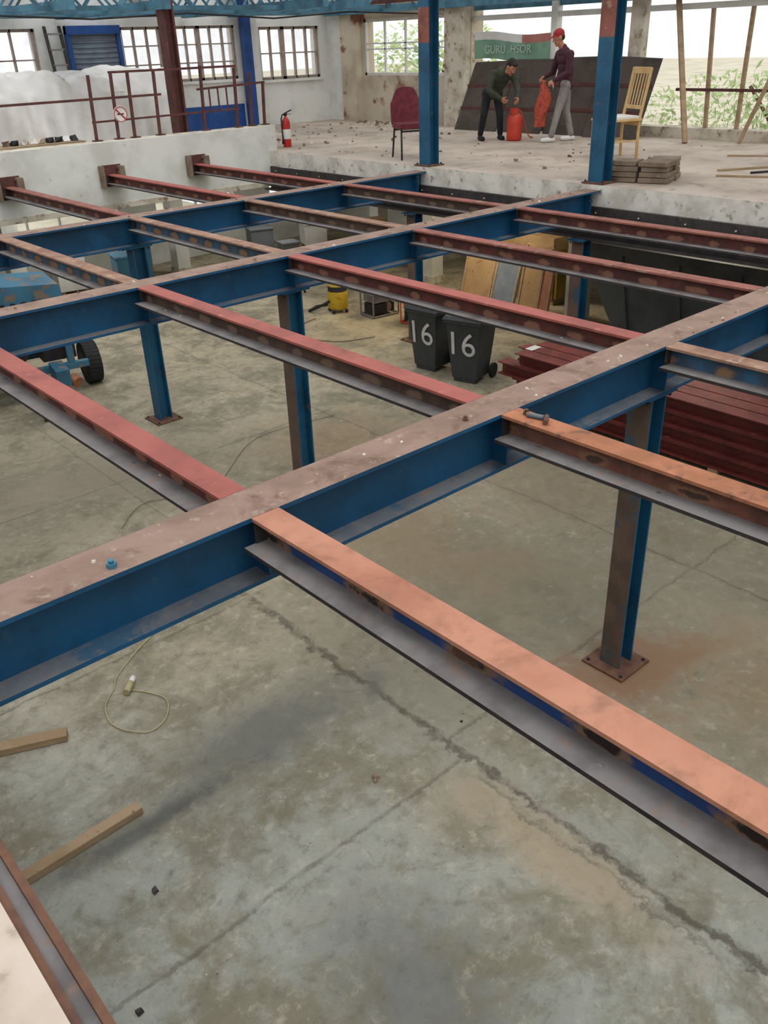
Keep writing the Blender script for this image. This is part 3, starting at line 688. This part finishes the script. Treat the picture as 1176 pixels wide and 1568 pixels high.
m.tube((1.58,4.50,.03),(1.65,4.57,.03),.024,'cable',n=14); m.tube((1.645,4.565,.03),(1.69,4.61,.03),.019,'white',n=14)
m.build('extension_cable')
rope('c',[(7.9,9.2),(7.4,9.4),(7.2,9.9),(7.4,10.4),(7.9,10.6)],.006,'stone').build('floor_power_cable')
rope('c',[(2.6,6.6),(3.0,6.9),(3.6,6.7),(4.6,7.4),(5.6,7.3)],.003,'stone').build('thin_wire')
def plank(p0,p1,w,t):
    m=MB(); m.bar((p0[0],p0[1],t/2+.002),(p1[0],p1[1],t/2+.002),w,t,'wood'); m.build('timber_plank',bevel=.004)
plank((.62,4.63),(1.13,4.40),.085,.05); plank((.50,3.53),(1.18,3.55),.07,.05)
m=MB(); random.seed(21)
for x,y,r in ((2.30,2.82,.022),(2.28,2.80,.015),(.98,3.02,.022),(3.0,2.8,.010),(.62,2.5,.022)): pebble(m,x,y,0,r,random.choice(('stone','steel_dark')))
for i in range(60):
    x,y=random.uniform(.6,6.8),random.uniform(0,3.2)
    if abs(x-4.18)<.25 and abs(y-2.485)<.25: continue
    pebble(m,x,y,0,random.choice((.003,.004,.005)),random.choice(('stone','plinth')))
m.build('concrete_crumbs')
m=MB(); random.seed(9)
for i in range(44):
    x=random.uniform(.6,8.1); pebble(m,x,A1+random.uniform(-.09,.09),TOP,random.choice((.004,.006,.009)),random.choice(('plinth','sheet','stone','cable')))
for i in range(40): pebble(m,random.uniform(1.8,8.1),random.choice((A2,A3))+random.uniform(-.09,.09),TOP,random.choice((.006,.01,.012)),random.choice(('plinth','stone','rust')))
m.build('beam_top_grit')
m=MB()
nut(m,.90,2.43,TOP+.0005,.018,'machine'); nut(m,2.62,2.45,TOP+.0005,.014,'rust'); nut(m,2.86,2.30,TOP+.0005,.016,'rust')
m.tube((2.84,2.28,TOP+.013),(2.86,2.20,TOP+.013),.012,'machine',n=8); m.tube((2.82,2.16,TOP+.0125),(2.88,2.20,TOP+.0125),.012,'rust',n=8)
m.build('loose_bolts')
# faded blue towed machine
m=MB()
m.hexa([(-1.7,-.45,.85),(-.20,-.45,.85),(-.20,.45,.85),(-1.7,.45,.85),(-1.65,-.4,1.5),(-.27,-.4,1.38),(-.27,.4,1.38),(-1.65,.4,1.5)],'machine')
for i in range(5): m.box(-1.1+i*.12,-1.04+i*.12,-.465,-.45,.95,1.25,'dark')
m.box(-1.6,-.1,-.4,-.32,.34,.42,'machine'); m.box(-1.6,-.1,.32,.4,.34,.42,'machine')
for x in (-1.4,-.3):
    for y in (-.36,.36): m.box(x-.04,x+.04,y-.04,y+.04,.42,.86,'machine')
m.tube((-1.65,0,.27),(.02,0,.27),.035,'steel_dark')
for x in (-1.7,0):
    m.tube((x-.09,0,.27),(x+.09,0,.27),.265,'dark',n=32); m.tube((x-.095,0,.27),(x+.095,0,.27),.14,'steel_dark',n=24); m.tube((x-.11,0,.27),(x+.11,0,.27),.04,'rust',n=12)
    for i in range(32):
        t=2*math.pi*i/32; m.bar((x-.088,.263*math.cos(t),.27+.263*math.sin(t)),(x+.088,.263*math.cos(t+.06),.27+.263*math.sin(t+.06)),.024,.010,'dark',up=(0,math.cos(t),math.sin(t)))
m.bar((-.5,-.4,.38),(-.5,-.75,.36),.16,.2,'machine'); m.bar((-.85,-.4,.38),(-.85,-1.1,.33),.07,.07,'machine'); m.tube((-.85,-1.05,.33),(-.85,-1.05,0),.025,'steel_dark')
m.tube((-.9,-.25,.62),(-.9,.25,.62),.16,'steel_dark',n=20); m.box(-.6,-.2,-.25,.3,.44,.8,'steel_dark'); m.tube((-.35,-.42,.24),(-.3,-.52,.20),.07,'top_rust',n=12)
m.build('towable_compressor',loc=(4.18,10.50,0),rotz=ROTV+.55,bevel=.01)
random.seed(17)
for x,y in ((6.2,13.2),(7.0,14.6),(9.2,13.0),(9.8,14.8),(11.2,14.9),(6.0,15.2),(10.9,12.6)):
    m=MB(); w=random.uniform(.3,.6); h=random.uniform(.4,1.0); k=random.choice(('ply','sheet','machine','skip','darkpanel'))
    m.box(-w/2,w/2,-w/2,w/2,.08,h,k); m.box(-w/2-.02,w/2+.02,-w/2-.02,w/2+.02,h,h+.04,k)
    for a in (-1,1):
        for c in (-1,1): m.box(a*w*.4-.03,a*w*.4+.03,c*w*.4-.03,c*w*.4+.03,0,.08,'wood')
    m.build('storage_crate',loc=(x,y,0),rotz=random.uniform(-.5,.5),bevel=.01)
for x,y in ((9.9,9.2),(10.6,5.5),(9.4,13.9),(5.5,13.9)):  # battens added to light the undercroft; warm ones follow a yellow glow there
    m=MB(); m.box(x-.06,x+.06,y-.6,y+.6,2.02,2.08,'white'); m.tube((x,y-.57,2.0),(x,y+.57,2.0),.018,'tube'); m.build('added_batten')
    l=bpy.data.lights.new('added_fill_light','AREA'); l.shape='RECTANGLE'; l.size=.12; l.size_y=1.1; l.energy=32 if y<12 else 20; l.color=(1,.88,.68) if y<12 else (1,1,1)
    o=bpy.data.objects.new('added_fill_light',l); o.location=(x,y,1.97); scene.collection.objects.link(o)
# ---------------------------------------------------------------- outside
m=MB(); m.box(13.3,60,-40,60,1.9,2.1,'earth'); m.box(-40,13.3,17.3,60,-.4,-.2,'earth'); m.build('ground_outside')
def bush(name,c,r,n,seed,ls=.09):
    random.seed(seed); m=MB()
    for i in range(n):
        while True:
            p=Vector((random.uniform(-1,1),random.uniform(-1,1),random.uniform(-1,1)))
            if p.length<1: break
        p=Vector((c[0]+p.x*r[0],c[1]+p.y*r[1],c[2]+p.z*r[2])); a=Vector((random.gauss(0,1),random.gauss(0,1),random.gauss(0,1))).normalized(); b_=a.orthogonal().normalized(); s=ls*random.uniform(.5,1.2)
        m.poly([p-a*s,p-b_*s*.45,p+a*s,p+b_*s*.45],'foliage')
    for k in range(4): m.path([(c[0],c[1],2.1),(c[0]+.1*k,c[1]+.2*k-.3,c[2]-r[2]*.3),(c[0]+.2*k-.3,c[1]+.5*k-.8,c[2]+r[2]*.5)],.03,'rust')
    m.build(name)
bush('garden_shrub',(15.6,15.8,3.2),(1.0,2.6,1.0),2200,1)
bush('garden_shrub',(15.0,7.2,2.6),(.8,2.6,.6),1600,2,.07)
bush('garden_tree',(17.5,6.0,3.2),(1.5,3.0,1.1),600,3,.12)

# ---------------------------------------------------------------- people
def person(name,J,mats,loc,rot,cap=False):
    P=[]
    V=Vector
    def cap_(a,ra,b_,rb,k): P.append(('c',V(a),ra,V(b_),rb,k))
    def el(c,r,k,R=None): P.append(('e',V(c),r,k,R if R is not None else Matrix.Identity(3)))
    pel,ch,nk,hd=[V(J[k]) for k in ('pelvis','chest','neck','head')]
    side=V(J['side']).normalized()
    S=.9
    for s,q in ((-1,'L'),(1,'R')):
        hip=V(J['hip'+q]);kn=V(J['knee'+q]);an=V(J['ankle'+q]);td=V(J['toe']).normalized()
        cap_(hip,.085*S,kn,.062*S,mats['leg']); cap_(kn,.062*S,an+V((0,0,.03)),.05*S,mats['leg'])
        cap_(an+V((0,0,.01)),.034*S,an+V((0,0,-.03)),.036*S,mats['shoe'])
        g=V((an.x,an.y,.036)); cap_(g-td*.035,.036,g+td*.15,.03,mats['shoe']); cap_(g+td*.05,.038,g+td*.12,.036,mats['shoe'])
    cap_(V(J['hipL'])+V((0,0,.02)),.095*S,V(J['hipR'])+V((0,0,.02)),.095*S,mats['leg'])
    up=(nk-pel).normalized(); fwd=side.cross(up).normalized()
    R=Matrix((side,fwd,up)).transposed()
    for t,w,d in ((.02,.165,.115),(.2,.16,.115),(.4,.165,.12),(.6,.18,.125),(.78,.185,.12),(.9,.15,.1)):
        c=pel.lerp(ch,t/.6) if t<.6 else ch.lerp(nk,(t-.6)/.4)
        el(c,(w*S,d*S,.11*S),mats['top'],R)
    for s,q in ((-1,'L'),(1,'R')):
        sh=V(J['sho'+q]);eb=V(J['elb'+q]);wr=V(J['wri'+q])
        cap_(ch.lerp(nk,.65),.08*S,sh,.066*S,mats['top'])
        cap_(sh,.064*S,eb,.05*S,mats['top']); cap_(eb,.05*S,wr,.037*S,mats['top'])
        d=(wr-eb).normalized(); pn=V(J.get('palm'+q,(0,-1,0))); pn=(pn-d*pn.dot(d)).normalized(); sd=d.cross(pn).normalized()
        cap_(wr,.026*S,wr+d*.03,.026*S,mats['skin'])
        for k in (-1,0,1): cap_(wr+d*.03+sd*k*.016,.016,wr+d*.075+sd*k*.022,.014,mats['skin'])
        for k,L in ((-1.5,.8),(-.5,.95),(.5,1.0),(1.5,.88)):
            a=wr+d*.075+sd*k*.0155; f1=(d*.8+pn*.6).normalized(); f2=(d*.1+pn).normalized(); f3=(pn*.6-d*.8).normalized()
            p1=a+f1*.03*L; p2=p1+f2*.024*L; p3=p2+f3*.016*L
            cap_(a,.0088,p1,.0082,mats['skin']); cap_(p1,.0082,p2,.0078,mats['skin']); cap_(p2,.0078,p3,.0072,mats['skin'])
        a=wr+d*.03-sd*.03*(1 if q=='R' else -1); t1=a+(d*.6-sd*(1 if q=='R' else -1)*.6+pn*.4).normalized()*.032; t2=t1+(d*.5+pn*.8).normalized()*.026
        cap_(a,.012,t1,.0105,mats['skin']); cap_(t1,.0105,t2,.0088,mats['skin'])
    cap_(nk-up*.02,.058*S,hd-V((0,0,.03)),.05*S,mats['skin']); cap_(nk-up*.03,.075*S,nk+up*.015,.064*S,mats['top'])
    f=V(J['face']).normalized(); u=V((0,0,1)); u=(u-f*u.dot(f)).normalized(); s=f.cross(u).normalized(); RH=Matrix((f,s,u)).transposed()
    h=lambda a,b_,c: hd+f*a+s*b_+u*c
    el(h(0,0,.015),(.088*S,.073*S,.105*S),mats['skin'],RH); el(h(.02,0,-.055),(.062*S,.054*S,.06*S),mats['skin'],RH); el(h(.062,0,-.088),(.02,.024,.016),mats['skin'],RH)
    cap_(h(.078,0,.012),.009,h(.097,0,-.022),.0125,mats['skin'])
    for k in (-1,1):
        cap_(h(.076,k*.012,.028),.009,h(.066,k*.045,.028),.009,mats['skin']); el(h(.0,k*.07,-.005),(.02,.012,.032),mats['skin'],RH)
        el(h(.083,k*.013,-.02),(.008,.008,.007),mats['skin'],RH)
    cap_(h(.075,-.018,-.05),.0075,h(.075,.018,-.05),.0075,'lip'); cap_(h(.073,-.015,-.058),.0075,h(.073,.015,-.058),.0075,'lip')
    if cap:
        el(h(-.012,0,.045),(.098*S,.084*S,.085*S),'cap_red',RH)
        for k in (-.03,-.01,.01,.03): cap_(h(.075,k,.045),.008,h(.15-abs(k)*.5,k*1.1,.035),.006,'cap_red')
        el(h(-.035,0,-.005),(.065*S,.072*S,.06*S),'hair',RH)
    else:
        el(h(-.02,0,.04),(.092*S,.082*S,.092*S),'hair',RH); el(h(-.035,0,-.01),(.068*S,.076*S,.07*S),'hair',RH); el(h(.045,0,.085),(.04,.055,.025),'hair',RH)
    m=MB()
    for p in P:
        if p[0]=='c':
            _,a,ra,b_,rb,k=p; m.ell(a,ra,'skin',nu=14,nv=9); m.ell(b_,rb,'skin',nu=14,nv=9)
            if (b_-a).length>1e-4: m.tube(a,b_,ra,'skin',r1=rb,n=14)
        else: m.ell(p[1],p[2],'skin',rot=p[4],nu=20,nv=14)
    ob=m.build(name,loc=loc,rotz=rot)
    md=ob.modifiers.new('r','REMESH'); md.mode='VOXEL'; md.voxel_size=.0062
    ms=ob.modifiers.new('s','SMOOTH'); ms.iterations=2; ms.factor=.5
    dg=bpy.context.evaluated_depsgraph_get(); me=bpy.data.meshes.new_from_object(ob.evaluated_get(dg)); ob.modifiers.clear(); ob.data=me
    me.materials.clear(); keys=[]
    inv=[(p[4].transposed() if p[0]=='e' else None) for p in P]
    def dist(p,iv,c):
        if p[0]=='c':
            a,ra,b_,rb=p[1],p[2],p[3],p[4]; ab=b_-a; L=ab.length_squared; t=0 if L<1e-9 else max(0,min(1,(c-a).dot(ab)/L)); return (c-(a+ab*t)).length-(ra+(rb-ra)*t)
        q=iv@(c-p[1]); r=p[2]; k=math.sqrt((q.x/r[0])**2+(q.y/r[1])**2+(q.z/r[2])**2); return (k-1)*min(r)
    for k in [p[-1] if p[0]=='c' else p[3] for p in P]:
        if k not in keys: keys.append(k)
    for k in keys: me.materials.append(M[k])
    Ks=[keys.index(p[-1] if p[0]=='c' else p[3]) for p in P]
    for poly in me.polygons:
        c=poly.center; best=1e9; bi=0
        for p,iv,k in zip(P,inv,Ks):
            d=dist(p,iv,c)
            if d<best: best=d;bi=k
        poly.material_index=bi; poly.use_smooth=True
    e=MB()
    for k in (-1,1):
        e.ell(h(.0735,k*.027,.010),(.0075,.011,.006),'white',rot=RH,nu=10,nv=7); e.ell(h(.079,k*.027,.009),.0042,'dark',nu=8,nv=6)
        e.bar(h(.078,k*.012,.033),h(.073,k*.042,.033),.006,.006,'hair')
    eo=e.build('eyes'); eo.parent=ob
    return ob
M['lip']=dirty('lips','#98584c','#8a4c42',None,bump=0)
J=dict(pelvis=(.05,0,.79),chest=(.03,0,1.03),neck=(-.02,0,1.27),head=(-.10,0,1.42),side=(.25,-1,0),
 hipL=(.03,-.08,.77),hipR=(.07,.08,.77),kneeL=(-.07,-.09,.43),kneeR=(.10,.09,.42),ankleL=(-.15,-.10,.07),ankleR=(.19,.09,.07),toe=(-1,-.25,0),
 shoL=(.05,-.18,1.20),elbL=(.02,-.23,.96),wriL=(-.17,-.20,.86),shoR=(-.05,.17,1.20),elbR=(-.12,.21,.96),wriR=(-.27,.10,.90),palmL=(0,.5,-.6),palmR=(0,-.5,-.6),face=(-1,-.15,-.35))
LOCB=(11.68,9.02,SL)
pb=person('man_in_red_cap',J,dict(leg='trouser_grey',top='jacket_maroon',shoe='shoe_white',skin='skin'),LOCB,ROTV,cap=True)
J=dict(pelvis=(.03,.06,.68),chest=(.10,-.10,.86),neck=(.17,-.24,1.00),head=(.25,-.33,1.05),side=(1,.35,0),
 hipL=(-.06,.04,.66),hipR=(.11,.08,.66),kneeL=(-.12,-.07,.37),kneeR=(.14,-.03,.36),ankleL=(-.16,.0,.07),ankleR=(.16,.02,.07),toe=(.2,-1,0),
 shoL=(.0,-.22,.96),elbL=(-.08,-.30,.74),wriL=(.10,-.40,.62),shoR=(.31,-.13,.94),elbR=(.38,-.22,.74),wriR=(.36,-.38,.62),palmL=(1,0,-.3),palmR=(-1,0,-.3),face=(.45,-.7,-.75))
person('man_bending_in_dark_jacket',J,dict(leg='trouser_black',top='jacket_green',shoe='trouser_black',skin='skin'),(11.28,10.1,SL),ROTV)
m=MB()
def sack(u,v):
    t=u*2*math.pi; r=(.03+.075*math.sin(min(1,v*1.25)*math.pi*.75))*(1+.18*math.sin(3*t+v*9)+.10*math.sin(7*t+v*14))
    return (r*math.cos(t)+.03*math.sin(v*5),r*.7*math.sin(t),.60*(1-v)+.02)
m.grid(sack,30,20,'netbag'); m.tube((-.0,0,.58),(.02,0,.66),.022,'netbag')
m.build('net_sack',loc=(LOCB[0]-.30*math.cos(ROTV),LOCB[1]-.30*math.sin(ROTV),SL+.20),rotz=ROTV)

# ---------------------------------------------------------------- light
w=bpy.data.worlds.new('overcast_sky'); scene.world=w; w.use_nodes=True
bg=w.node_tree.nodes['Background']; bg.inputs[0].default_value=(.97,.985,1,1); bg.inputs[1].default_value=1.25
s=bpy.data.lights.new('hazy_sun','SUN'); s.energy=1.0; s.angle=math.radians(28); s.color=(1,.985,.96)
so=bpy.data.objects.new('hazy_sun',s); scene.collection.objects.link(so)
d=Vector((.12,.44,-1)).normalized(); so.rotation_euler=d.to_track_quat('-Z','Y').to_euler(); so.location=(3,0,9)
scene.view_settings.view_transform='Standard'; scene.view_settings.look='None'
# ---------------------------------------------------------------- camera
th=math.radians(28.70); ro=math.radians(2.058)
R=Vector((math.sin(AZ),-math.cos(AZ),0)); Wd=Vector((math.cos(AZ),math.sin(AZ),0)); Z=Vector((0,0,1))
F=Wd*math.cos(th)-Z*math.sin(th); U=Wd*math.sin(th)+Z*math.cos(th)
e1=R*math.cos(ro)-U*math.sin(ro); e2=R*math.sin(ro)+U*math.cos(ro)
cam=bpy.data.cameras.new('camera'); co=bpy.data.objects.new('camera',cam); scene.collection.objects.link(co)
mx=Matrix((e1,e2,-F)).transposed().to_4x4(); mx.translation=Vector((0,0,3.75)); co.matrix_world=mx
cam.sensor_fit='HORIZONTAL'; cam.sensor_width=36; cam.lens=36*1315/1176; cam.clip_end=300
scene.camera=co
